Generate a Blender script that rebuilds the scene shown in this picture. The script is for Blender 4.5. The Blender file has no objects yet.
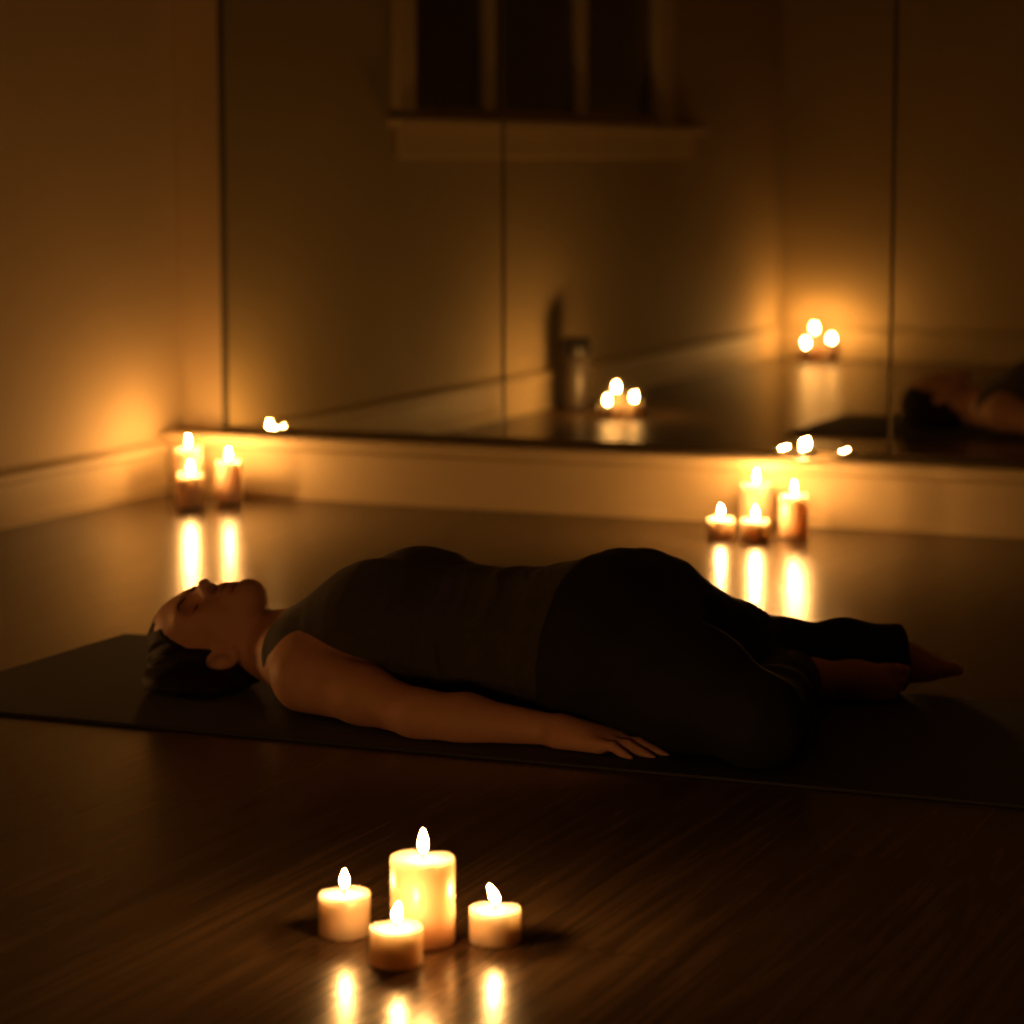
import bpy, bmesh, math, random
import numpy as np
from mathutils import Vector, Matrix

random.seed(4)
COL = bpy.context.scene.collection
PI = math.pi

# ------------------------------------------------------------------ helpers
def link(o, parent=None):
    COL.objects.link(o)
    if parent is not None:
        o.parent = parent
    return o

def mesh_obj(name, bm, m, parent=None, smooth=False):
    me = bpy.data.meshes.new(name)
    bmesh.ops.recalc_face_normals(bm, faces=bm.faces[:])
    bm.to_mesh(me); bm.free()
    if smooth:
        me.polygons.foreach_set('use_smooth', [True] * len(me.polygons))
    if m: me.materials.append(m)
    return link(bpy.data.objects.new(name, me), parent)

def tag(o, label, cat, group=None):
    o['label'] = label; o['category'] = cat
    if group: o['group'] = group
    return o

def struct(o):
    o['kind'] = 'structure'
    return o

def empty(name, loc):
    o = bpy.data.objects.new(name, None); o.empty_display_size = .05
    o.location = loc
    return link(o)

def box(bm, x0, x1, y0, y1, z0, z1, bev=0):
    vs = [bm.verts.new((x, y, z)) for z in (z0, z1) for y in (y0, y1) for x in (x0, x1)]
    fs = []
    for f in ((0,2,3,1),(4,5,7,6),(0,1,5,4),(2,6,7,3),(0,4,6,2),(1,3,7,5)):
        fs.append(bm.faces.new([vs[i] for i in f]))
    if bev:
        ed = list({e for f in fs for e in f.edges})
        bmesh.ops.bevel(bm, geom=ed, offset=bev, segments=2, affect='EDGES', profile=.5)

def prism(bm, prof, axis, a0, a1, flip=False):
    """extrude a closed profile (p,z) along axis 'x' or 'y' from a0 to a1"""
    def P(a, p, z): return (a, p, z) if axis == 'x' else (p, a, z)
    A = [bm.verts.new(P(a0, p, z)) for p, z in prof]
    B = [bm.verts.new(P(a1, p, z)) for p, z in prof]
    n = len(prof)
    for i in range(n):
        bm.faces.new((A[i], A[(i+1) % n], B[(i+1) % n], B[i]))
    bm.faces.new(A[::-1]); bm.faces.new(B)

def lathe(bm, prof, seg=48, c=(0, 0, 0), tilt=None):
    """profile list of (r,z); r==0 makes a pole"""
    rings = []
    for r, z in prof:
        if r < 1e-6:
            rings.append([bm.verts.new((c[0], c[1], c[2] + z))])
        else:
            rings.append([bm.verts.new((c[0] + r * math.cos(2*PI*k/seg), c[1] + r * math.sin(2*PI*k/seg), c[2] + z)) for k in range(seg)])
    for a, b in zip(rings, rings[1:]):
        for k in range(seg):
            k2 = (k + 1) % seg
            if len(a) == 1 and len(b) == 1: continue
            if len(a) == 1: bm.faces.new((a[0], b[k], b[k2]))
            elif len(b) == 1: bm.faces.new((a[k], a[k2], b[0]))
            else: bm.faces.new((a[k], a[k2], b[k2], b[k]))

def tube(bm, pts, rad, seg=10):
    pts = [Vector(p) for p in pts]
    rad = rad if isinstance(rad, (list, tuple)) else [rad] * len(pts)
    rings = []
    for i, p in enumerate(pts):
        d = (pts[min(i+1, len(pts)-1)] - pts[max(i-1, 0)]).normalized()
        a = d.cross(Vector((0, 0, 1)) if abs(d.z) < .9 else Vector((1, 0, 0))).normalized()
        b = d.cross(a)
        rings.append([bm.verts.new(p + (a*math.cos(2*PI*k/seg) + b*math.sin(2*PI*k/seg)) * rad[i]) for k in range(seg)])
    for a, b in zip(rings, rings[1:]):
        for k in range(seg):
            bm.faces.new((a[k], a[(k+1) % seg], b[(k+1) % seg], b[k]))
    bm.faces.new(rings[0][::-1]); bm.faces.new(rings[-1])

# ---------------------------------------------------------------- materials
def mat(name, color=(.5,.5,.5), rough=.5, **kw):
    m = bpy.data.materials.new(name); m.use_nodes = True
    b = m.node_tree.nodes['Principled BSDF']
    b.inputs['Base Color'].default_value = (*color, 1)
    b.inputs['Roughness'].default_value = rough
    for k, v in kw.items():
        b.inputs[k.replace('_', ' ')].default_value = v
    return m

def nodes(m):
    nt = m.node_tree
    return nt, nt.nodes['Principled BSDF'], nt.links

def add_noise(m, c1, c2, scale=8, detail=5, stretch=(1,1,1), bump=0, bscale=60, rough=None, obj=True):
    nt, b, L = nodes(m)
    tc = nt.nodes.new('ShaderNodeTexCoord'); mp = nt.nodes.new('ShaderNodeMapping')
    mp.inputs['Scale'].default_value = stretch
    L.new(tc.outputs['Object'], mp.inputs['Vector'])
    n = nt.nodes.new('ShaderNodeTexNoise'); n.inputs['Scale'].default_value = scale; n.inputs['Detail'].default_value = detail
    L.new(mp.outputs['Vector'], n.inputs['Vector'])
    r = nt.nodes.new('ShaderNodeValToRGB')
    r.color_ramp.elements[0].position = .3; r.color_ramp.elements[1].position = .7
    r.color_ramp.elements[0].color = (*c1, 1); r.color_ramp.elements[1].color = (*c2, 1)
    L.new(n.outputs['Fac'], r.inputs['Fac']); L.new(r.outputs['Color'], b.inputs['Base Color'])
    if bump:
        n2 = nt.nodes.new('ShaderNodeTexNoise'); n2.inputs['Scale'].default_value = bscale; n2.inputs['Detail'].default_value = 4
        L.new(mp.outputs['Vector'], n2.inputs['Vector'])
        bp = nt.nodes.new('ShaderNodeBump'); bp.inputs['Strength'].default_value = bump; bp.inputs['Distance'].default_value = .002
        L.new(n2.outputs['Fac'], bp.inputs['Height']); L.new(bp.outputs['Normal'], b.inputs['Normal'])
    return m

M = {}
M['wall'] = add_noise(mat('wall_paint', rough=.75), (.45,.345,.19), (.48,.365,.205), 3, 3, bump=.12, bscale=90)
M['ceiling'] = add_noise(mat('ceiling_paint', rough=.9), (.5,.42,.3), (.54,.45,.33), 4, 2)
M['trim'] = add_noise(mat('trim_paint', rough=.55, Specular_IOR_Level=.25), (.47,.365,.21), (.50,.39,.225), 5, 2)
M['window_paint'] = add_noise(mat('window_paint', rough=.55), (.66,.52,.31), (.70,.55,.33), 5, 2)
M['mat'] = add_noise(mat('yoga_mat_foam', rough=.75), (.020,.017,.014), (.026,.021,.017), 220, 2, bump=.35, bscale=500)
M['skin'] = add_noise(mat('skin', rough=.6, Subsurface_Weight=.12, Subsurface_Radius=(.02,.008,.004), Subsurface_Scale=.4), (.50,.25,.155), (.56,.29,.18), 30, 3, bump=.08, bscale=300)
M['lip'] = mat('lip_skin', (.34,.11,.085), .4)
M['hair'] = add_noise(mat('hair_dark', rough=.7, Specular_IOR_Level=.15), (.009,.005,.003), (.022,.011,.006), 40, 5, stretch=(.35,1,1), bump=.6, bscale=120)
M['shirt'] = add_noise(mat('jersey_cloth', rough=.9, Sheen_Weight=.15, Sheen_Roughness=.5), (.040,.032,.027), (.052,.042,.035), 90, 3, bump=.2, bscale=600)
M['pants'] = add_noise(mat('legging_cloth', rough=.85), (.0055,.005,.005), (.008,.007,.007), 60, 3, bump=.15, bscale=500)
M['binding'] = mat('binding_cloth', (.012,.010,.009), .9)
M['glass_window'] = mat('window_glass', (.9,.9,.9), .02, Transmission_Weight=1.0, IOR=1.45)
M['mirror'] = mat('mirror_silver', (.56,.56,.47), .012, Metallic=1.0)
M['mirror_edge'] = mat('mirror_glass_edge', (.10,.085,.055), .25)
M['night'] = mat('night_dark', (.004,.004,.005), .9)
M['wick'] = mat('burnt_wick', (.02,.012,.008), .9)
M['tin'] = mat('tealight_tin', (.75,.72,.66), .28, Metallic=1.0)
M['black_plastic'] = add_noise(mat('black_plastic', rough=.4), (.010,.009,.009), (.014,.012,.012), 40, 2)
M['bottle'] = add_noise(mat('bottle_smoke_steel', rough=.35), (.06,.048,.038), (.075,.06,.047), 30, 2)

def wax(name, col, glow):
    m = mat(name, col, .27, Subsurface_Weight=1.0, Subsurface_Radius=(.050,.045,.038), Subsurface_Scale=1.7)
    b = m.node_tree.nodes['Principled BSDF']
    try: b.inputs['Subsurface Anisotropy'].default_value = .3
    except Exception: pass
    add_noise(m, tuple(c*.96 for c in col), col, 25, 3, bump=.05, bscale=60)
    return m
M['wax'] = wax('ivory_wax', (.63,.46,.33), 0)
M['pool'] = mat('melted_wax', (.68,.60,.48), .08, Subsurface_Weight=1.0, Subsurface_Radius=(.05,.045,.038))

def flame_mat(strength):
    m = bpy.data.materials.new('candle_flame'); m.use_nodes = True
    nt = m.node_tree; nt.nodes.clear()
    out = nt.nodes.new('ShaderNodeOutputMaterial'); e = nt.nodes.new('ShaderNodeEmission')
    e.inputs['Color'].default_value = (1.0, .465, .125, 1)
    e.inputs['Strength'].default_value = strength
    nt.links.new(e.outputs[0], out.inputs[0])
    return m
FLAME = 1040.0
M['flame'] = flame_mat(FLAME)
M['flame_near'] = flame_mat(FLAME*.50)

def wood_floor():
    m = mat('oak_boards', rough=.25)
    nt, b, L = nodes(m)
    tc = nt.nodes.new('ShaderNodeTexCoord')
    sp = nt.nodes.new('ShaderNodeSeparateXYZ'); L.new(tc.outputs['Object'], sp.inputs[0])
    def math_(op, a, bb=None, v=None):
        n = nt.nodes.new('ShaderNodeMath'); n.operation = op
        if hasattr(a, 'links'): L.new(a, n.inputs[0])
        else: n.inputs[0].default_value = a
        if bb is not None:
            if hasattr(bb, 'links'): L.new(bb, n.inputs[1])
            else: n.inputs[1].default_value = bb
        return n.outputs[0]
    # boards run along y: board index from x
    u = math_('DIVIDE', sp.outputs['X'], .19)
    idx = math_('FLOOR', u); fr = math_('FRACT', u)
    off = math_('MULTIPLY', idx, .737)
    v = math_('ADD', math_('DIVIDE', sp.outputs['Y'], 1.9), off)
    vidx = math_('FLOOR', v); vf = math_('FRACT', v)
    rid = math_('FRACT', math_('MULTIPLY', math_('SINE', math_('ADD', math_('MULTIPLY', idx, 12.99), math_('MULTIPLY', vidx, 78.23))), 43758.5))
    # grain: stretched noise, offset per board, with a warped ring pattern
    cb = nt.nodes.new('ShaderNodeCombineXYZ')
    L.new(math_('ADD', math_('MULTIPLY', sp.outputs['X'], 1.0), math_('MULTIPLY', rid, 7.0)), cb.inputs[0])
    L.new(math_('MULTIPLY', sp.outputs['Y'], .045), cb.inputs[1])
    L.new(math_('MULTIPLY', rid, 5.0), cb.inputs[2])
    n1 = nt.nodes.new('ShaderNodeTexNoise'); n1.inputs['Scale'].default_value = 9; n1.inputs['Detail'].default_value = 2
    n1.inputs['Distortion'].default_value = .6
    L.new(cb.outputs[0], n1.inputs['Vector'])
    ring = math_('SINE', math_('MULTIPLY', n1.outputs['Fac'], 75.0))
    n2 = nt.nodes.new('ShaderNodeTexNoise'); n2.inputs['Scale'].default_value = 70; n2.inputs['Detail'].default_value = 7
    L.new(cb.outputs[0], n2.inputs['Vector'])
    g = math_('ADD', math_('MULTIPLY', ring, .09), math_('MULTIPLY', n2.outputs['Fac'], .75))
    g = math_('ADD', g, math_('MULTIPLY', rid, .16))
    r = nt.nodes.new('ShaderNodeValToRGB')
    els = r.color_ramp.elements
    els[0].position = .18; els[0].color = (.050,.030,.015,1)
    els[1].position = .78; els[1].color = (.165,.102,.052,1)
    L.new(g, r.inputs['Fac'])
    # seams
    ed = math_('MINIMUM', math_('MINIMUM', fr, math_('SUBTRACT', 1.0, fr)), math_('MULTIPLY', math_('MINIMUM', vf, math_('SUBTRACT', 1.0, vf)), 10.0))
    s = nt.nodes.new('ShaderNodeMapRange'); s.inputs['From Min'].default_value = .0; s.inputs['From Max'].default_value = .012
    s.inputs['To Min'].default_value = .45; s.inputs['To Max'].default_value = 1
    L.new(ed, s.inputs['Value'])
    mx = nt.nodes.new('ShaderNodeMix'); mx.data_type = 'RGBA'; mx.blend_type = 'MULTIPLY'; mx.inputs['Factor'].default_value = 1
    L.new(r.outputs['Color'], mx.inputs['A']); L.new(s.outputs[0], mx.inputs['B'])
    L.new(mx.outputs['Result'], b.inputs['Base Color'])
    rr = nt.nodes.new('ShaderNodeMapRange'); rr.inputs['To Min'].default_value = .20; rr.inputs['To Max'].default_value = .30
    L.new(n2.outputs['Fac'], rr.inputs['Value']); L.new(rr.outputs[0], b.inputs['Roughness'])
    bp = nt.nodes.new('ShaderNodeBump'); bp.inputs['Strength'].default_value = .06; bp.inputs['Distance'].default_value = .002
    L.new(g, bp.inputs['Height']); L.new(bp.outputs['Normal'], b.inputs['Normal'])
    b.inputs['IOR'].default_value = 1.45; b.inputs['Specular IOR Level'].default_value = .28
    return m
M['floor'] = wood_floor()

# ------------------------------------------------------------ room shell
XL, XR = -3.555, 1.9          # left / right walls
YM = 6.20                     # mirror face
YW = 6.208                    # far wall face behind the mirror panels
YB = 1.04                     # short back wall in the left part of the room
XB = -1.50                    # where that wall ends
YR = -1.6                     # rear wall behind the camera
HC = 2.6

bm = bmesh.new(); box(bm, XL-.15, XR+.15, YR-.15, YW+.15, -.12, 0)
struct(mesh_obj('floor', bm, M['floor']))
bm = bmesh.new(); box(bm, XL-.15, XR+.15, YR-.15, YW+.15, HC, HC+.1)
struct(mesh_obj('ceiling', bm, M['ceiling']))
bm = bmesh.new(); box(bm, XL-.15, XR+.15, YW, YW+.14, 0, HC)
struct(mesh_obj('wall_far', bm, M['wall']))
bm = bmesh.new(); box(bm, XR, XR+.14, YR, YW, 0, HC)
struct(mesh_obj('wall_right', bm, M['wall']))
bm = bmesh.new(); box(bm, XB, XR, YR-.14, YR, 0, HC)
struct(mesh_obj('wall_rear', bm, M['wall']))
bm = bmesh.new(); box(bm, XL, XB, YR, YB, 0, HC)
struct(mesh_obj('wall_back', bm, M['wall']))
# left wall with the window opening
WY0, WY1, WZ0, WZ1 = 2.57, 4.80, .975, 2.12
bm = bmesh.new()
box(bm, XL-.14, XL, YB, YW, 0, WZ0)
box(bm, XL-.14, XL, YB, YW, WZ1, HC)
box(bm, XL-.14, XL, YB, WY0, WZ0, WZ1)
box(bm, XL-.14, XL, WY1, YW, WZ0, WZ1)
struct(mesh_obj('wall_left', bm, M['wall']))

def skirt_prof(f, s, h, t):
    """f: wall face, s: direction into the room, profile (p,z)"""
    return [(f, 0), (f+s*t, 0), (f+s*t, h*.16), (f+s*t*.82, h*.2), (f+s*t*.82, h*.74), (f+s*t*1.15, h*.78), (f+s*t*1.15, h*.9),
            (f+s*t*.6, h*.97), (f+s*t*.45, h), (f, h)]
bm = bmesh.new(); prism(bm, skirt_prof(XL, 1, .135, .022), 'y', YB, 6.10)
struct(mesh_obj('baseboard_left', bm, M['trim']))
bm = bmesh.new(); prism(bm, skirt_prof(YB, 1, .135, .022), 'x', XL+.0255, XB)
struct(mesh_obj('baseboard_back', bm, M['trim']))
# boxed baseboard and ledge under the mirrors
ZL = .158
bm = bmesh.new()
prism(bm, [(YW, 0), (6.105, 0), (6.105, .016), (6.112, .022), (6.112, ZL-.038), (YW, ZL-.038)], 'x', XL, XR)
struct(mesh_obj('baseboard_far', bm, M['trim']))
bm = bmesh.new()
prism(bm, [(YW, ZL-.038), (6.104, ZL-.038), (6.100, ZL-.034), (6.092, ZL-.030), (6.090, ZL-.006), (6.096, ZL), (YW, ZL)], 'x', XL, XR)
o = struct(mesh_obj('trim_1', bm, M['trim']))

# window on the left wall (seen in the mirror)
win = struct(empty('window_1', (XL, 3.62, WZ0)))
def wpart(name, bm, m):
    o = mesh_obj(name, bm, m); o.parent = win; o.matrix_parent_inverse = Matrix.Translation(-win.location)
    return o
bm = bmesh.new()
xo, xi = XL-.035, XL-.008
box(bm, xo, XL+.02, WY0-.12, WY0+.03, WZ0, WZ1, .004)         # casing sides
box(bm, xo, XL+.02, WY1-.03, WY1+.10, WZ0, WZ1, .004)
box(bm, xo, XL+.02, WY0-.12, WY1+.10, WZ1, WZ1+.11, .004)
box(bm, xo, xi, WY0+.03, WY1-.03, WZ0, WZ0+.028, .003)
box(bm, xo, xi, WY0+.03, WY1-.03, WZ1-.035, WZ1, .003)
wpart('frame', bm, M['window_paint'])
for a, b_ in ((4.12, 4.19), (3.31, 3.38)):
    bm = bmesh.new(); box(bm, xo, XL+.002, a, b_, WZ0+.028, WZ1-.035, .004)
    wpart('mullion', bm, M['window_paint'])
bm = bmesh.new(); box(bm, XL-.05, XL+.055, 2.13, 4.93, WZ0-.035, WZ0-.003, .006)
wpart('sill', bm, M['window_paint'])
bm = bmesh.new(); box(bm, XL-.001, XL+.018, 2.21, 4.87, WZ0-.125, WZ0-.037, .004)
wpart('apron', bm, M['window_paint'])
bm = bmesh.new()
for a, b_ in ((2.60, 3.31), (3.38, 4.12), (4.19, 4.77)):
    box(bm, xo+.004, xo+.010, a, b_, WZ0+.028, WZ1-.035)
wpart('glass_pane', bm, M['glass_window'])
bm = bmesh.new(); box(bm, XL-.139, XL-.128, WY0+.005, WY1-.005, WZ0+.001, WZ1-.001)
wpart('night_backing', bm, M['night'])  # near-black sheet added behind the panes, standing in for the dark outside

# ------------------------------------------------------------ mirrors
MT = 2.15
panels = [(-3.411, -2.6435, 'tall frameless mirror panel reflecting the dark window, next to the room corner', .0, 0),
          (-2.6405, -1.6705, 'tall frameless mirror panel reflecting two candle clusters and a dark bottle', .0, 0),
          (-1.6675, -.63, 'tall frameless mirror panel reflecting the lying woman\'s head and shoulder', .0, 0),
          ]
for x0, x1, lab, yaw, tilt in panels:
    w = (x1-x0)/2
    root = empty('mirror_panel', ((x0+x1)/2, YM, ZL+.001))
    root.rotation_euler = (tilt, 0, yaw)
    tag(root, lab, 'mirror', 'mirror panels along the far wall')
    h = MT-ZL
    bm = bmesh.new(); g = .003
    a = [bm.verts.new(p) for p in ((-w+g, 0, g), (w-g, 0, g), (w-g, 0, h-g), (-w+g, 0, h-g))]
    bm.faces.new(a)
    mesh_obj('mirror_face', bm, M['mirror'], root)
    bm = bmesh.new()
    a = [(-w+g, 0, g), (w-g, 0, g), (w-g, 0, h-g), (-w+g, 0, h-g)]
    b_ = [(-w, .003, 0), (w, .003, 0), (w, .003, h), (-w, .003, h)]
    c = [(x, .0065, z) for x, y, z in b_]
    R = [[bm.verts.new(p) for p in q] for q in (a, b_, c)]
    for q, r in zip(R, R[1:]):
        for k in range(4): bm.faces.new((q[k], q[(k+1) % 4], r[(k+1) % 4], r[k]))
    bm.faces.new(R[2][::-1])
    mesh_obj('mirror_edge', bm, M['mirror_edge'], root)
bm = bmesh.new(); box(bm, -3.421, -3.4125, YM-.01, YW, ZL, MT, .002)
struct(mesh_obj('trim_2', bm, M['mirror_edge']))

# ------------------------------------------------------------ candles
def flame(bm_c, h, r, lean=(0, 0)):
    bm = bmesh.new()
    prof = [(0, 0), (.45, .05), (.78, .16), (.98, .30), (1, .38), (.88, .54), (.62, .72), (.34, .87), (.14, .96), (0, 1)]
    lathe(bm, [(a*r, z*h) for a, z in prof], 20)
    for v in bm.verts:
        t = (v.co.z/h)**1.5
        v.co.x += lean[0]*t*h; v.co.y += lean[1]*t*h
    for v in bm.verts: v.co += Vector(bm_c)
    return bm

def candle(name, loc, d, h, label, group, fh=.031, fr=.0062, lean=(0, 0)):
    root = empty(name, loc); tag(root, label, 'candle', group)
    r = d/2; p = .005
    prof = [(0, .0005), (r*.9, .0005), (r-.001, .0015), (r, .004), (r*.995, h*.5), (r, h-.004), (r-.001, h-.0015), (r-.003, h), (r-.005, h-.0008), (r*.82, h-p*.75), (r*.6, h-p), (0, h-p)]
    bm = bmesh.new(); lathe(bm, prof, 56)
    rnd = random.Random(int(d*1e5+h*1e4+loc[0]*1e3))
    ph = rnd.random()*6
    for v in bm.verts:
        a = math.atan2(v.co.y, v.co.x)
        if v.co.z > h-.003: v.co.z += .0012*math.sin(2*a+ph)+.0006*math.sin(5*a+ph*2)
    mesh_obj('wax_body', bm, M['wax'], root, True)
    bm = bmesh.new(); lathe(bm, [(r*.8, h-p*.62), (r*.4, h-p*.7), (0, h-p*.7)], 40)
    mesh_obj('melted_pool', bm, M['pool'], root, True)
    bm = bmesh.new(); tube(bm, [(0, 0, h-p), (0, 0, h+.003), (.001, .0005, h+.008), (.0025, .001, h+.012)], .0011, 8)
    mesh_obj('wick', bm, M['wick'], root, True)
    f = mesh_obj('flame', flame((.0006, 0, h+.0045), fh, fr, lean), M['flame_near' if loc[1] < 3 and loc[0] > -2 else 'flame'], root, True)
    return root

G0 = 'candle cluster on the floor in front of the mat'
candle('pillar_candle', (-1.227, 2.655, 0), .0705, .097, 'tallest ivory pillar candle of the four standing in front of the mat', G0, .026, .0050, (0, 0))
candle('votive_candle', (-1.320, 2.650, 0), .0575, .049, 'short ivory candle left of the tall pillar in front of the mat', G0, .021, .0048, (0, 0))
candle('votive_candle', (-1.219, 2.570, 0), .0565, .043, 'shortest front ivory candle, nearest the camera, beside the tall pillar', G0, .021, .0048, (.10, .05))
candle('votive_candle', (-1.156, 2.690, 0), .0575, .039, 'short ivory candle alone to the right of the tall pillar, flame leaning left', G0, .021, .0050, (-.35, -.1))
G1 = 'candle cluster in the corner by the mirror'
candle('pillar_candle', (-3.405, 5.985, 0), .069, .134, 'rear tallest lit candle of the three in the far left corner', G1, .027, .0044)
candle('votive_candle', (-3.335, 5.870, 0), .066, .083, 'front shortest lit candle of the three in the far left corner', G1, .027, .0044)
candle('pillar_candle', (-3.292, 5.985, 0), .066, .106, 'lit candle of the corner trio standing closest to the mirror', G1, .027, .0044)
G2 = 'candle cluster in front of the mirror ledge behind the legs'
candle('pillar_candle', (-1.936, 6.03, 0), .076, .106, 'tallest lit pillar candle against the ledge behind the woman\'s legs', G2, .027, .0044)
candle('pillar_candle', (-1.815, 5.93, 0), .064, .097, 'medium pillar candle at the right end of the cluster behind the woman\'s legs', G2, .027, .0044)
candle('votive_candle', (-1.966, 5.865, 0), .062, .045, 'low candle at the left end of the cluster behind the woman\'s legs', G2, .025, .0044)
candle('votive_candle', (-1.878, 5.845, 0), .064, .047, 'low candle in front of the tall pillar behind the woman\'s legs', G2, .025, .0044)
G3 = 'low candles beside the left wall, seen in the mirror'
for x, y, d, h, lab in ((-3.235, 3.935, .062, .042, 'low candle nearest the dark bottle in the mirrored trio'),
                        (-3.245, 3.825, .064, .076, 'low candle at the back of the mirrored trio beside the dark bottle'),
                        (-3.165, 3.87, .062, .050, 'low candle farthest from the dark bottle in the mirrored trio')):
    candle('votive_candle', (x, y, 0), d, h, lab, G3, .028, .0056)
G4 = 'candles in the back corner, seen in the mirror'
for x, y, d, h, lab in ((-3.37, 1.25, .064, .062, 'shortest candle of the mirrored back-corner trio'),
                        (-3.365, 1.14, .066, .118, 'tallest candle of the mirrored back-corner trio'),
                        (-3.275, 1.19, .064, .078, 'middle-height candle of the mirrored back-corner trio')):
    candle('pillar_candle', (x, y, 0), d, h, lab, G4, .030, .0064)

def tealight(loc, label, fh, fr):
    root = empty('tealight', loc); tag(root, label, 'tealight', 'tealights on the mirror ledge')
    r, h = .019, .012
    bm = bmesh.new(); lathe(bm, [(0, .0002), (r-.001, .0002), (r, .001), (r, h), (r+.0008, h+.0004), (r-.0008, h), (r-.001, .003), (0, .003)], 32)
    mesh_obj('tin_cup', bm, M['tin'], root, True)
    bm = bmesh.new(); lathe(bm, [(r-.0012, h*.72), (r*.5, h*.70), (0, h*.7)], 32)
    mesh_obj('melted_pool', bm, M['pool'], root, True)
    bm = bmesh.new(); tube(bm, [(0, 0, h*.6), (0, 0, h+.002), (.0006, 0, h+.004)], .0009, 6)
    mesh_obj('wick', bm, M['wick'], root, True)
    mesh_obj('flame', flame((0, 0, h+.001), fh, fr), M['flame'], root, True)
tealight((-1.872, 6.178, ZL), 'lit tealight with a tall flame on the ledge behind the pillar candles', .026, .0042)
tealight((-1.922, 6.178, ZL), 'low burning tealight on the ledge left of the tall-flamed tealight', .006, .0032)
tealight((-1.775, 6.178, ZL), 'very low tealight on the ledge closest to the mirror seam', .003, .0028)
tealight((-3.262, 6.178, ZL), 'very low tealight on the ledge near the room corner', .003, .0028)

# ------------------------------------------------------------ bottle by the left wall (seen in the mirror)
bt = empty('drink_bottle', (-3.440, 3.70, 0)); tag(bt, 'dark drink bottle with a wide black cap beside the left wall', 'bottle')
bm = bmesh.new(); lathe(bm, [(0, .0005), (.040, .0005), (.044, .004), (.045, .02), (.045, .165), (.043, .178), (.038, .186), (.038, .19), (0, .19)], 40)
mesh_obj('bottle_body', bm, M['bottle'], bt, True)
bm = bmesh.new(); lathe(bm, [(0, .186), (.049, .186), (.0505, .189), (.0505, .236), (.048, .242), (.036, .245), (0, .245)], 40)
mesh_obj('cap', bm, M['black_plastic'], bt, True)

# ------------------------------------------------------------ yoga mat
bm = bmesh.new(); box(bm, -2.535, -.60, 3.530, 4.217, .0004, .0054, .0015)
tag(mesh_obj('yoga_mat', bm, M['mat']), 'dark yoga mat lying on the wooden floor under the woman', 'yoga mat')

# ------------------------------------------------------------ the woman: implicit surfaces turned into meshes
def smin(a, b, k):
    if k <= 0: return np.minimum(a, b)
    h = np.maximum(k-np.abs(a-b), 0)/k
    return np.minimum(a, b)-h*h*k*.25
def smax(a, b, k): return -smin(-a, -b, k)

class N:
    def __init__(s, f, c, r): s.f, s.c, s.r = f, np.array(c, float), r
    def ev(s, P, c, rr): return s.f(P)
class Un:
    def __init__(s, k, *ch):
        s.k, s.ch = k, ch
        lo = np.min([q.c-q.r for q in ch], 0); hi = np.max([q.c+q.r for q in ch], 0)
        s.c = (lo+hi)/2; s.r = max(np.linalg.norm(q.c-s.c)+q.r for q in ch)
    def ev(s, P, c, rr):
        d = None; far = 1e9
        for q in s.ch:
            lb = np.linalg.norm(q.c-c)-q.r-rr
            if lb > .13: far = min(far, lb); continue
            e = q.ev(P, c, rr)
            d = e if d is None else smin(d, e, s.k)
        if d is None: d = np.full(len(P), far)
        return d
class Sub:
    def __init__(s, k, a, *b): s.k, s.a, s.b, s.c, s.r = k, a, b, a.c, a.r
    def ev(s, P, c, rr):
        d = s.a.ev(P, c, rr)
        for q in s.b:
            if np.linalg.norm(q.c-c)-q.r-rr > .13: continue
            d = smax(d, -q.ev(P, c, rr), s.k)
        return d
class Half:
    """keep the part where g(P) <= 0, with an optional displacement of the surface"""
    def __init__(s, k, a, g, disp=None): s.k, s.a, s.g, s.c, s.r, s.disp = k, a, g, a.c, a.r, disp
    def ev(s, P, c, rr):
        d = s.a.ev(P, c, rr)
        if s.disp: d = d-s.disp(P)
        return smax(d, s.g(P), s.k) if s.g else d

def cone(a, b, ra, rb):
    a = np.array(a, float); b = np.array(b, float); ba = b-a; l2 = ba@ba
    def f(P):
        t = np.clip((P-a)@ba/l2, 0, 1)
        return np.linalg.norm(P-a-t[:, None]*ba, axis=1)-(ra+(rb-ra)*t)
    return N(f, (a+b)/2, np.sqrt(l2)/2+max(ra, rb))
def ball(c, r): return N(lambda P: np.linalg.norm(P-np.array(c), axis=1)-r, c, r)
def ell(c, r, R=np.eye(3)):
    """R columns: the ellipsoid's axes"""
    c = np.array(c, float); r = np.array(r, float); R = np.array(R, float)
    def f(P):
        q = (P-c)@R
        k0 = np.linalg.norm(q/r, axis=1); k1 = np.linalg.norm(q/(r*r), axis=1)+1e-9
        return k0*(k0-1)/k1
    return N(f, c, r.max())
def chain(pts, rad, k=.004):
    return Un(k, *[cone(pts[i], pts[i+1], rad[i], rad[i+1]) for i in range(len(pts)-1)])

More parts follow.
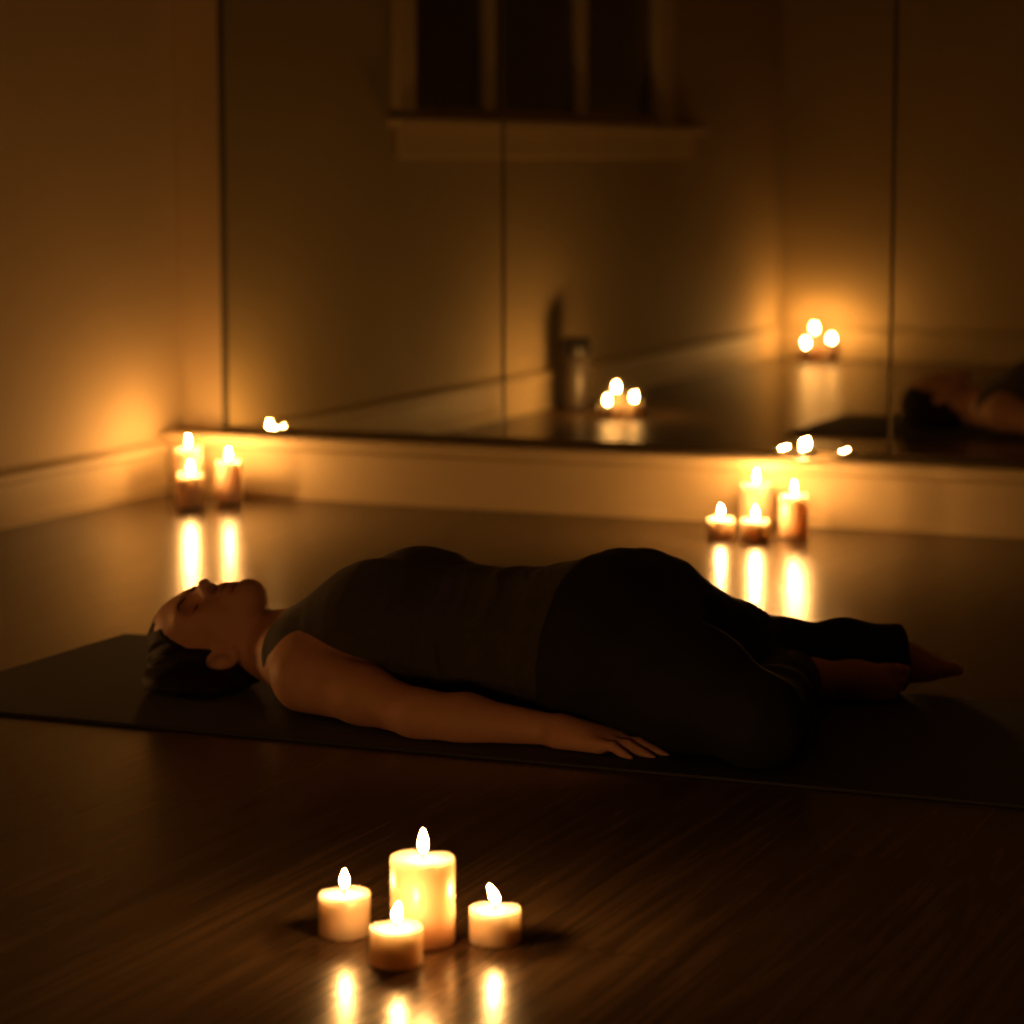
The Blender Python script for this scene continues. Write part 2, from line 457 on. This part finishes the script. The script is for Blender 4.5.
def loft(tab, yc, grow=0, p=2.3, x0=None, x1=None):
    t = np.array(tab, float)
    xs = np.linspace(t[0, 0]-.02, t[-1, 0]+.02, 400)
    ker = np.exp(-np.linspace(-2, 2, 31)**2); ker /= ker.sum()
    cols = []
    for i in range(1, 4):
        v = np.interp(xs, t[:, 0], t[:, i]); v = np.convolve(np.pad(v, 15, mode='edge'), ker, 'valid'); cols.append(v)
    x0 = t[0, 0] if x0 is None else x0; x1 = t[-1, 0] if x1 is None else x1
    def f(P):
        top = np.interp(P[:, 0], xs, cols[0])+grow; bot = np.interp(P[:, 0], xs, cols[1])-grow; ay = np.interp(P[:, 0], xs, cols[2])+grow
        az = (top-bot)/2; zc = (top+bot)/2
        q = ((np.abs(P[:, 1]-yc)/ay)**p+(np.abs(P[:, 2]-zc)/az)**p)**(1/p)
        d = (q-1)*np.minimum(ay, az)
        return smax(smax(d, x0-grow-P[:, 0], .04), P[:, 0]-x1-grow, .04)
    c = np.array([(x0+x1)/2, yc, .12]); return N(f, c, math.hypot(math.hypot((x1-x0)/2, t[:, 3].max()), .14)+grow)

def polygonise(node, lo, hi, h, zmin=None):
    n = 16
    lo = np.array(lo, float); dims = np.ceil((np.array(hi)-lo)/(h*n)).astype(int)
    hd = h*n*math.sqrt(3)/2
    G = dims*n+4
    cid, cp, edges = [], [], []
    ax = np.arange(n+1)
    I, J, K = np.meshgrid(ax, ax, ax, indexing='ij')
    base = np.stack([I, J, K], -1).reshape(-1, 3)
    corner = np.array([(i, j, k) for i in (0, 1) for j in (0, 1) for k in (0, 1)])
    E = [(a, b) for a in range(8) for b in range(a+1, 8) if np.abs(corner[a]-corner[b]).sum() == 1]
    for bi in np.ndindex(*dims):
        o = np.array(bi)*n; c = lo+(o+n/2)*h
        dc = node.ev(c[None], c, hd*1.2)[0]
        if abs(dc) > hd*1.9+.01: continue
        P = lo+(o+base)*h
        d = node.ev(P, c, hd)
        if zmin is not None: d = smax(d, zmin-P[:, 2], .006)
        d = d.reshape(n+1, n+1, n+1)
        if d.min() > 0 or d.max() < 0: continue
        s = d < 0
        cnt = sum(s[i:n+i, j:n+j, k:n+k].astype(int) for i, j, k in corner)
        ci = np.argwhere((cnt > 0) & (cnt < 8))
        if len(ci):
            D = np.stack([d[ci[:, 0]+i, ci[:, 1]+j, ci[:, 2]+k] for i, j, k in corner], 1)
            acc = np.zeros((len(ci), 3)); num = np.zeros(len(ci))
            for a, b in E:
                da, db = D[:, a], D[:, b]; m = (da < 0) != (db < 0)
                t = np.where(m, da/np.where(m, da-db, 1), 0)
                acc += np.where(m[:, None], corner[a]+t[:, None]*(corner[b]-corner[a]), 0); num += m
            g = ci+o
            cp.append(lo+(g+acc/num[:, None])*h)
            cid.append((g[:, 0]*G[1]+g[:, 1])*G[2]+g[:, 2])
        for axis in range(3):
            sl = [slice(0, n)]*3; s2 = list(sl); s2[axis] = slice(1, n+1)
            a = s[tuple(sl)]; b = s[tuple(s2)]
            e = np.argwhere(a != b)
            if len(e): edges.append(np.column_stack([e+o, np.full(len(e), axis), a[tuple(e.T)]]))
    cid = np.concatenate(cid); cp = np.concatenate(cp); edges = np.concatenate(edges)
    order = np.argsort(cid); cid, cp = cid[order], cp[order]
    quads = []
    for axis in range(3):
        e = edges[edges[:, 3] == axis]; u, v = (axis+1) % 3, (axis+2) % 3
        q = []
        for du, dv in ((0, 0), (1, 0), (1, 1), (0, 1)):
            g = e[:, :3].copy(); g[:, u] -= du; g[:, v] -= dv
            key = (g[:, 0]*G[1]+g[:, 1])*G[2]+g[:, 2]
            ix = np.clip(np.searchsorted(cid, key), 0, len(cid)-1)
            ix = np.where(cid[ix] == key, ix, -1); q.append(ix)
        q = np.stack(q, 1); q[e[:, 4] == 0] = q[e[:, 4] == 0][:, ::-1]
        quads.append(q[(q >= 0).all(1)])
    q = np.concatenate(quads)
    # keep the one connected surface, drop stray crumbs
    lab = np.arange(len(cp))
    while True:
        l2 = lab.copy(); mn = lab[q].min(1)
        for i in range(4): np.minimum.at(l2, q[:, i], mn)
        l2 = l2[l2]
        if (l2 == lab).all(): break
        lab = l2
    ids, cnt_ = np.unique(lab[q[:, 0]], return_counts=True)
    q = q[lab[q[:, 0]] == ids[cnt_.argmax()]]
    used = np.unique(q); mp = np.full(len(cp), -1); mp[used] = np.arange(len(used)); cp = cp[used]; q = mp[q]
    # light smoothing
    for _ in range(2):
        s_ = np.zeros_like(cp); nn = np.zeros(len(cp))
        for i in range(4):
            np.add.at(s_, q[:, i], cp[q[:, (i+1) % 4]]); np.add.at(nn, q[:, i], 1)
            np.add.at(s_, q[:, (i+1) % 4], cp[q[:, i]]); np.add.at(nn, q[:, (i+1) % 4], 1)
        cp = cp*.6+.4*s_/np.maximum(nn, 1)[:, None]
    return cp, q

def sdf_obj(name, node, lo, hi, h, m, parent, zmin=None):
    v, q = polygonise(node, lo, hi, h, zmin)
    me = bpy.data.meshes.new(name)
    me.vertices.add(len(v)); me.vertices.foreach_set('co', v.astype(np.float32).ravel())
    me.loops.add(len(q)*4); me.loops.foreach_set('vertex_index', q.astype(np.int32).ravel())
    me.polygons.add(len(q)); me.polygons.foreach_set('loop_start', np.arange(0, len(q)*4, 4, dtype=np.int32))
    me.polygons.foreach_set('loop_total', np.full(len(q), 4, dtype=np.int32))
    me.update(calc_edges=True); me.validate()
    me.polygons.foreach_set('use_smooth', np.ones(len(me.polygons), bool))
    me.materials.append(m)
    o = bpy.data.objects.new(name, me); link(o)
    if parent is not None:
        o.parent = parent; o.matrix_parent_inverse = Matrix.Translation(-parent.location)
    return o

YC = 3.850
ZB = .0058
torso_tab = [(-2.03, .128, .02, .075), (-1.99, .142, .012, .115), (-1.95, .168, .006, .150), (-1.91, .188, .004, .165), (-1.87, .204, .004, .168), (-1.82, .214, .004, .166),
             (-1.76, .218, .006, .160), (-1.70, .216, .010, .152), (-1.64, .217, .014, .146), (-1.58, .222, .012, .150), (-1.53, .236, .006, .163),
             (-1.48, .250, .002, .176), (-1.43, .255, .002, .180), (-1.38, .236, .004, .172), (-1.34, .200, .010, .150)]
def torso(grow=0, x0=None, x1=None):
    return Un(.05, loft(torso_tab, YC, grow, 2.35, x0, x1),
              ell((-1.815, YC-.080, .150), (.085+grow, .075+grow, .080+grow)),
              ell((-1.815, YC+.080, .150), (.085+grow, .075+grow, .080+grow)))

# legs: both knees fallen outwards, feet drawn in
HR, KR, AR = (-1.425, YC-.085, .125), (-1.150, 3.622, .066), (-1.240, 4.055, .046)
HL, KL, AL = (-1.430, YC+.100, .130), (-1.300, 4.195, .056), (-1.138, 4.235, .055)
def foot(a, toe, up, r=1.0, side=1):
    """a: ankle, toe: direction of the toes, up: direction from the sole to the shin"""
    a = np.array(a); t = np.array(toe, float); t /= np.linalg.norm(t)
    u = np.array(up, float); u -= t*(u@t); u /= np.linalg.norm(u); s = np.cross(t, u); s = s*np.sign(s[2])     # s: towards the big toe (upwards)
    q = lambda f, w, z: a+r*(t*f+s*w+u*z)
    toes = []
    for i, (w, f, ln, rr) in enumerate(((.030, .128, .034, .0125), (.012, .132, .028, .0092), (-.004, .127, .026, .0088), (-.018, .118, .023, .0083), (-.031, .106, .020, .0080))):
        toes.append(Un(.004, cone(q(f, w, -.052), q(f+ln*.55, w*1.05, -.050), rr*r, rr*r*.95), cone(q(f+ln*.55, w*1.05, -.050), q(f+ln, w*1.05, -.056), rr*r*.95, rr*r*.88)))
    main = Un(.022, cone(q(-.045, 0, -.035), q(-.012, 0, -.005), .029*r, .036*r), cone(q(-.042, 0, -.042), q(.02, -.012, -.045), .027*r, .024*r),
              cone(q(0, .003, 0), q(.075, .012, -.030), .034*r, .024*r), cone(q(.06, .014, -.036), q(.118, .022, -.048), .026*r, .018*r),
              cone(q(.02, -.014, -.040), q(.104, -.022, -.052), .024*r, .015*r), cone(q(.08, 0, -.042), q(.120, .002, -.050), .022*r, .015*r))
    return Un(.008, main, *toes)
FR = foot((-1.215, 4.092, .041), (1, .02, -.03), (0, -1, .15), .82)
FL = foot((-1.152, 4.240, .074), (.62, .72, -.10), (-.30, .30, .90), .80)
def leg_nodes(g=0):
    R_ = [cone((HR[0], HR[1], HR[2]-.016), np.array(HR)*.45+np.array(KR)*.55, .100+g, .082+g), cone(np.array(HR)*.45+np.array(KR)*.55, KR, .082+g, .056+g),
          cone(KR, np.array(KR)*.6+np.array(AR)*.4, .054+g, .047+g), cone(np.array(KR)*.6+np.array(AR)*.4, AR, .047+g, .031+g*1.8)]
    L_ = [cone((HL[0], HL[1], HL[2]-.020), np.array(HL)*.45+np.array(KL)*.55, .088+g, .061+g), cone(np.array(HL)*.45+np.array(KL)*.55, KL, .061+g, .047+g),
          cone(KL, np.array(KL)*.5+np.array(AL)*.5, .052+g, .046+g), cone(np.array(KL)*.5+np.array(AL)*.5, AL, .046+g, .033+g*1.8)]
    return R_, L_

# arms
SR, ER, WR = np.array((-1.896, 3.688, .068)), np.array((-1.668, 3.612, .037)), np.array((-1.466, 3.636, .027))
def flipy(p): return np.array((p[0], 2*YC-p[1], p[2]))
def arm(S, E_, W):
    m1 = S*.5+E_*.5; m2 = E_*.68+W*.32
    return Un(.025, cone(S, m1, .058, .041), cone(m1, E_, .041, .0345), cone(E_, m2, .0345, .0355), cone(m2, W, .037, .0235))
def hand(W, d, lat):
    """W wrist, d: finger direction, lat: direction to the thumb"""
    d = np.array(d, float); d /= np.linalg.norm(d); l = np.array(lat, float); l -= d*(l@d); l /= np.linalg.norm(l); z = np.array((0, 0, 1.))
    q = lambda f, w, h: W+d*f+l*w+z*h
    palm = Un(.018, cone(q(-.005, -.004, 0), q(.075, .026, -.004), .0215, .0125), cone(q(0, -.006, 0), q(.078, .008, -.002), .0215, .0130),
              cone(q(0, -.010, -.001), q(.073, -.011, -.004), .0210, .0122), cone(q(-.002, -.012, -.003), q(.066, -.029, -.008), .0190, .0110))
    fs = []
    for w, f, ln, r, sp in ((.027, .076, .070, .0085, .05), (.008, .080, .078, .0088, .0), (-.011, .075, .072, .0084, -.05), (-.029, .067, .056, .0074, -.14)):
        a = q(f-.012, w, -.003); b = q(f+ln*.42, w+sp*ln*.42, -.002); c = q(f+ln*.75, w+sp*ln*.75, -.011); e = q(f+ln, w+sp*ln, -.0165)
        fs.append(chain([a, b, c, e], [r*1.08, r, r*.93, r*.78], .003))
    th = chain([q(.012, .022, -.006), q(.045, .046, -.008), q(.072, .057, -.012), q(.094, .062, -.016)], [.0145, .0115, .0100, .0078], .004)
    return Un(.006, Un(.014, palm, th), *fs)
HAND_R = hand(WR+np.array((.016, 0, -.002)), (1, -.10, -.03), (0, 1, 0))
HAND_L = hand(flipy(WR)+np.array((.010, 0, -.002)), (1, .10, -.03), (0, -1, 0))

# head frame: u crown, v towards the camera side, w out of the face
th_, ph_ = math.radians(17), math.radians(20)
HS = .925
n0 = np.array((-math.sin(th_), 0, math.cos(th_))); u0 = np.array((-math.cos(th_), 0, -math.sin(th_))); v0 = np.array((0, -1., 0))
HW = n0*math.cos(ph_)+v0*math.sin(ph_); HV = v0*math.cos(ph_)-n0*math.sin(ph_); HU = u0
HO = np.array((-2.180, 3.855, .153))
PIV = HO+n0*(-.085*HS)
def hp(u, v, w): return PIV+(HU*u+HV*v+HW*(w+.085))*HS
RH = np.stack([HU, HV, HW], 1)
def he(u, v, w, ru, rv, rw): return ell(hp(u, v, w), (ru*HS, rv*HS, rw*HS), RH)
cran = he(.014, 0, -.079, .094, .074, .079)
skull = Un(.03, cran, he(-.045, 0, -.055, .066, .058, .052), he(.02, 0, -.03, .05, .055, .030))
jaw = Un(.03, skull, cone(hp(-.107, 0, -.029), hp(-.075, .040, -.075), .016, .018), cone(hp(-.107, 0, -.029), hp(-.075, -.040, -.075), .016, .018),
         cone(hp(-.111, .006, -.0255), hp(-.111, -.006, -.0255), .0150, .0150), he(-.077, 0, -.026, .026, .028, .018))
cheeks = Un(.025, jaw, he(-.040, .040, -.030, .022, .018, .018), he(-.040, -.040, -.030, .022, .018, .018), he(.004, .026, -.012, .008, .026, .010), he(.004, -.026, -.012, .008, .026, .010))
sock = Sub(.018, cheeks, he(-.017, .031, .004, .0125, .019, .0145), he(-.017, -.031, .004, .0125, .019, .0145))
eyes = Un(.005, sock, he(-.0165, .031, -.0185, .0125, .0155, .0130), he(-.0165, -.031, -.0185, .0125, .0155, .0130))
nose = Un(.010, cone(hp(-.004, 0, -.009), hp(-.036, 0, .0155), .0062, .0080), ball(hp(-.039, 0, .0175), .0086),
          he(-.042, .0115, .003, .0085, .0062, .0085), he(-.042, -.0115, .003, .0085, .0062, .0085))
face = Un(.011, eyes, nose)
face = Un(.005, face, he(-.0685, .007, .0008, .0058, .015, .0072), he(-.0685, -.007, .0008, .0058, .015, .0072), he(-.0800, 0, -.0002, .0068, .0180, .0078))
face = Sub(.004, face, ell(hp(-.0743, 0, .0060), (.0014, .021, .0060), RH), ball(hp(-.0490, .0072, .0065), .0050), ball(hp(-.0490, -.0072, .0065), .0050),
           ell(hp(-.0565, 0, .0065), (.008, .0035, .0045), RH), ell(hp(-.0935, 0, .0030), (.0050, .024, .0105), RH))
def ear(s):
    c = (-.046, s*.071, -.098)
    e = Un(.004, ell(hp(*c), (.0310, .0095, .0185), RH), he(-.074, s*.070, -.090, .010, .006, .008), he(-.046, s*.064, -.094, .020, .012, .013))
    return Sub(.005, e, ell(hp(c[0]-.004, s*.0830, c[2]+.003), (.019, .0120, .0110), RH), ell(hp(c[0]+.012, s*.083, c[2]-.004), (.010, .009, .009), RH))
head = Un(.006, face, ear(1), ear(-1))
neck = Un(.03, cone(hp(-.060, 0, -.100), (-1.985, YC, .078), .050, .052), cone((-2.03, YC-.01, .070), (-1.905, YC-.13, .080), .045, .055), cone((-2.03, YC+.01, .070), (-1.905, YC+.13, .080), .045, .055))
Rl, Ll = leg_nodes(-.008)
body = Un(.028, torso(), neck, Un(.03, *Rl), Un(.03, *Ll))
body = Un(.016, body, arm(SR, ER, WR), arm(flipy(SR), flipy(ER), flipy(WR)))
body = Un(.012, body, head, HAND_R, HAND_L, FR, FL)

woman = empty('person', (-1.60, YC, .0054))
tag(woman, 'barefoot woman in grey tank top and black leggings lying on the mat, eyes closed', 'person')
sdf_obj('body', body, (-2.34, 3.50, -.01), (-.96, 4.56, .30), .0027, M['skin'], woman, ZB)

# tank top
def folds(P):
    x, y, z = P[:, 0], P[:, 1], P[:, 2]
    wob = .012*np.sin(y*23+1.3)+.010*np.sin(z*31+x*9)
    a = np.sin((x+wob+.05*(z-.1))*88)
    b = np.sin((x+wob*1.6-.20*(z-.1)+.1*y)*133+2.0)
    mask = np.exp(-((x+1.66)/.09)**2)+.55*np.exp(-((x+1.56)/.035)**2)+.25
    side = np.clip((z-.02)/.06, 0, 1)
    return (.0024*np.maximum(a, 0)**2*1.0+.0016*np.maximum(b, 0)**3-.0010)*mask*side
top = Half(.004, torso(.0065, -2.03, -1.475), lambda P: P[:, 0]+1.492-.13*(P[:, 2]-.1), folds)
neck_cut = ell((-2.085, YC, .14), (.105, .26, .22))
top = Un(.02, top, cone((-1.960, YC-.095, .090), (-1.925, YC-.110, .102), .044, .052), cone((-1.960, YC+.095, .090), (-1.925, YC+.110, .102), .044, .052))
arm_cut_r = Un(.0, cone((-1.885, 3.50, .060), (-1.890, 3.720, .064), .086, .058))
arm_cut_l = Un(.0, cone((-1.885, 4.20, .060), (-1.890, 2*YC-3.720, .064), .086, .058))
top = Sub(.003, top, neck_cut, arm_cut_r, arm_cut_l)
sdf_obj('tank_top', top, (-2.06, 3.56, -.01), (-1.48, 4.14, .30), .0030, M['shirt'], woman, ZB)

# leggings
Rp, Lp = leg_nodes(.005)
def creases(P):
    x, y, z = P[:, 0], P[:, 1], P[:, 2]
    a = np.sin((x*.9+y*.5+.02*np.sin(z*40))*70)*np.sin(y*37+z*21)
    return .0018*a
pel = loft(torso_tab, YC, .010, 2.35, -1.58, -1.33)
cuff = cone((KL[0]*.35+AL[0]*.65, KL[1]*.35+AL[1]*.65-.005, .060), (AL[0]+.012, AL[1]-.012, .057), .052, .055)
cuff_r = cone(np.array(KR)*.3+np.array(AR)*.7, np.array(AR)+np.array((.0, -.012, .0)), .043, .040)
ar, al = np.array(AR), np.array(AL)
dr = (ar-np.array(KR)); dr /= np.linalg.norm(dr); dl = np.array((.85, .52, 0)); dl /= np.linalg.norm(dl)
leg_r = Half(.004, Un(.03, *Rp, cuff_r), lambda P: np.where(np.linalg.norm(P-ar, axis=1) < .12, (P-(ar-dr*.014))@dr, -1))
leg_l = Half(.004, Un(.03, *Lp, cuff), lambda P: np.where(np.linalg.norm(P-al, axis=1) < .12, (P-(al+dl*.020))@dl, -1))
leg_all = Un(.08, pel, leg_r, leg_l)
leg_all = Half(.004, leg_all, lambda P: -1.511-P[:, 0]+.13*(P[:, 2]-.1), creases)
sdf_obj('leggings', leg_all, (-1.62, 3.54, -.01), (-1.0, 4.44, .30), .0033, M['pants'], woman, ZB)

# hair
def hairline(P):
    q = (P-PIV)@RH/HS; u, v, w = q[:, 0], np.abs(q[:, 1]), q[:, 2]-.085
    lim = np.interp(u, [-.12, -.07, -.040, -.02, .005, .030, .048, .062, .09], [-.112, -.106, -.078, -.068, -.060, -.038, -.012, .012, .05])
    return w-lim-.10*np.maximum(v-.045, 0)*0
def strands(P):
    q = (P-PIV)@RH
    a = np.arctan2(q[:, 1], q[:, 2]+.02)
    return .0013*np.sin(a*34+q[:, 0]*25)+.0012*np.sin(a*17-q[:, 0]*60)
capn = Un(.03, he(.014, 0, -.081, .102, .0845, .085), cone(hp(-.02, .0, -.125), hp(-.085, .0, -.135), .052, .034), ell((-2.160, YC-.040, .022), (.088, .090, .030)))
hair = Half(.006, capn, hairline, strands)
hair = Sub(.004, hair, he(-.046, .085, -.096, .029, .035, .0175), he(-.046, -.085, -.096, .029, .035, .0175))
sdf_obj('hair', hair, (-2.35, 3.70, -.01), (-1.98, 4.02, .20), .0027, M['hair'], woman, ZB)

def skin_at(u, v, off=.0):
    """point on the face surface at (u,v), found along the face normal"""
    w = np.linspace(.05, -.06, 221)
    P = np.array([hp(u, v, a) for a in w])
    d = face.ev(P, P.mean(0), .08)
    i = np.argmax(d < 0)
    return P[i]+HW*off
def strip(name, uv, rad, off, m):
    bm = bmesh.new()
    tube(bm, [skin_at(a, b, off) for a, b in uv], rad, 8)
    o = mesh_obj(name, bm, m, None, True)
    o.parent = woman; o.matrix_parent_inverse = Matrix.Translation(-woman.location)
for s in (1, -1):
    strip('eyebrow', [(-.0005, s*.013), (.0035, s*.022), (.0065, s*.032), (.0055, s*.041), (.000, s*.049)], [.0010, .0017, .0018, .0014, .0006], -.0002, M['hair'])
    strip('eyelashes', [(-.0195, s*.018), (-.0225, s*.024), (-.0238, s*.031), (-.0228, s*.038), (-.0195, s*.045)], [.0007, .0013, .0016, .0016, .0008], .0002, M['hair'])

# ------------------------------------------------------------ camera, world
cam = bpy.data.cameras.new('camera'); co = bpy.data.objects.new('camera', cam); COL.objects.link(co)
co.location = (0, 0, .85)
co.rotation_euler = (math.radians(90-7.32), 0, math.radians(22.9))
cam.sensor_width = 36; cam.lens = 2755/1024*36
cam.clip_start = .05
cam.dof.use_dof = True; cam.dof.focus_distance = 3.75; cam.dof.aperture_fstop = 3.8
bpy.context.scene.camera = co

w = bpy.data.worlds.new('night'); bpy.context.scene.world = w; w.use_nodes = True
w.node_tree.nodes['Background'].inputs[0].default_value = (1, .6, .3, 1)
w.node_tree.nodes['Background'].inputs[1].default_value = .0005

sc = bpy.context.scene
sc.view_settings.view_transform = 'Standard'
sc.view_settings.look = 'None'
sc.view_settings.exposure = 0
sc.cycles.caustics_reflective = False; sc.cycles.caustics_refractive = False
sc.cycles.use_denoising = True
sc.cycles.max_bounces = 8; sc.cycles.diffuse_bounces = 4; sc.cycles.glossy_bounces = 5
sc.cycles.sample_clamp_indirect = 4
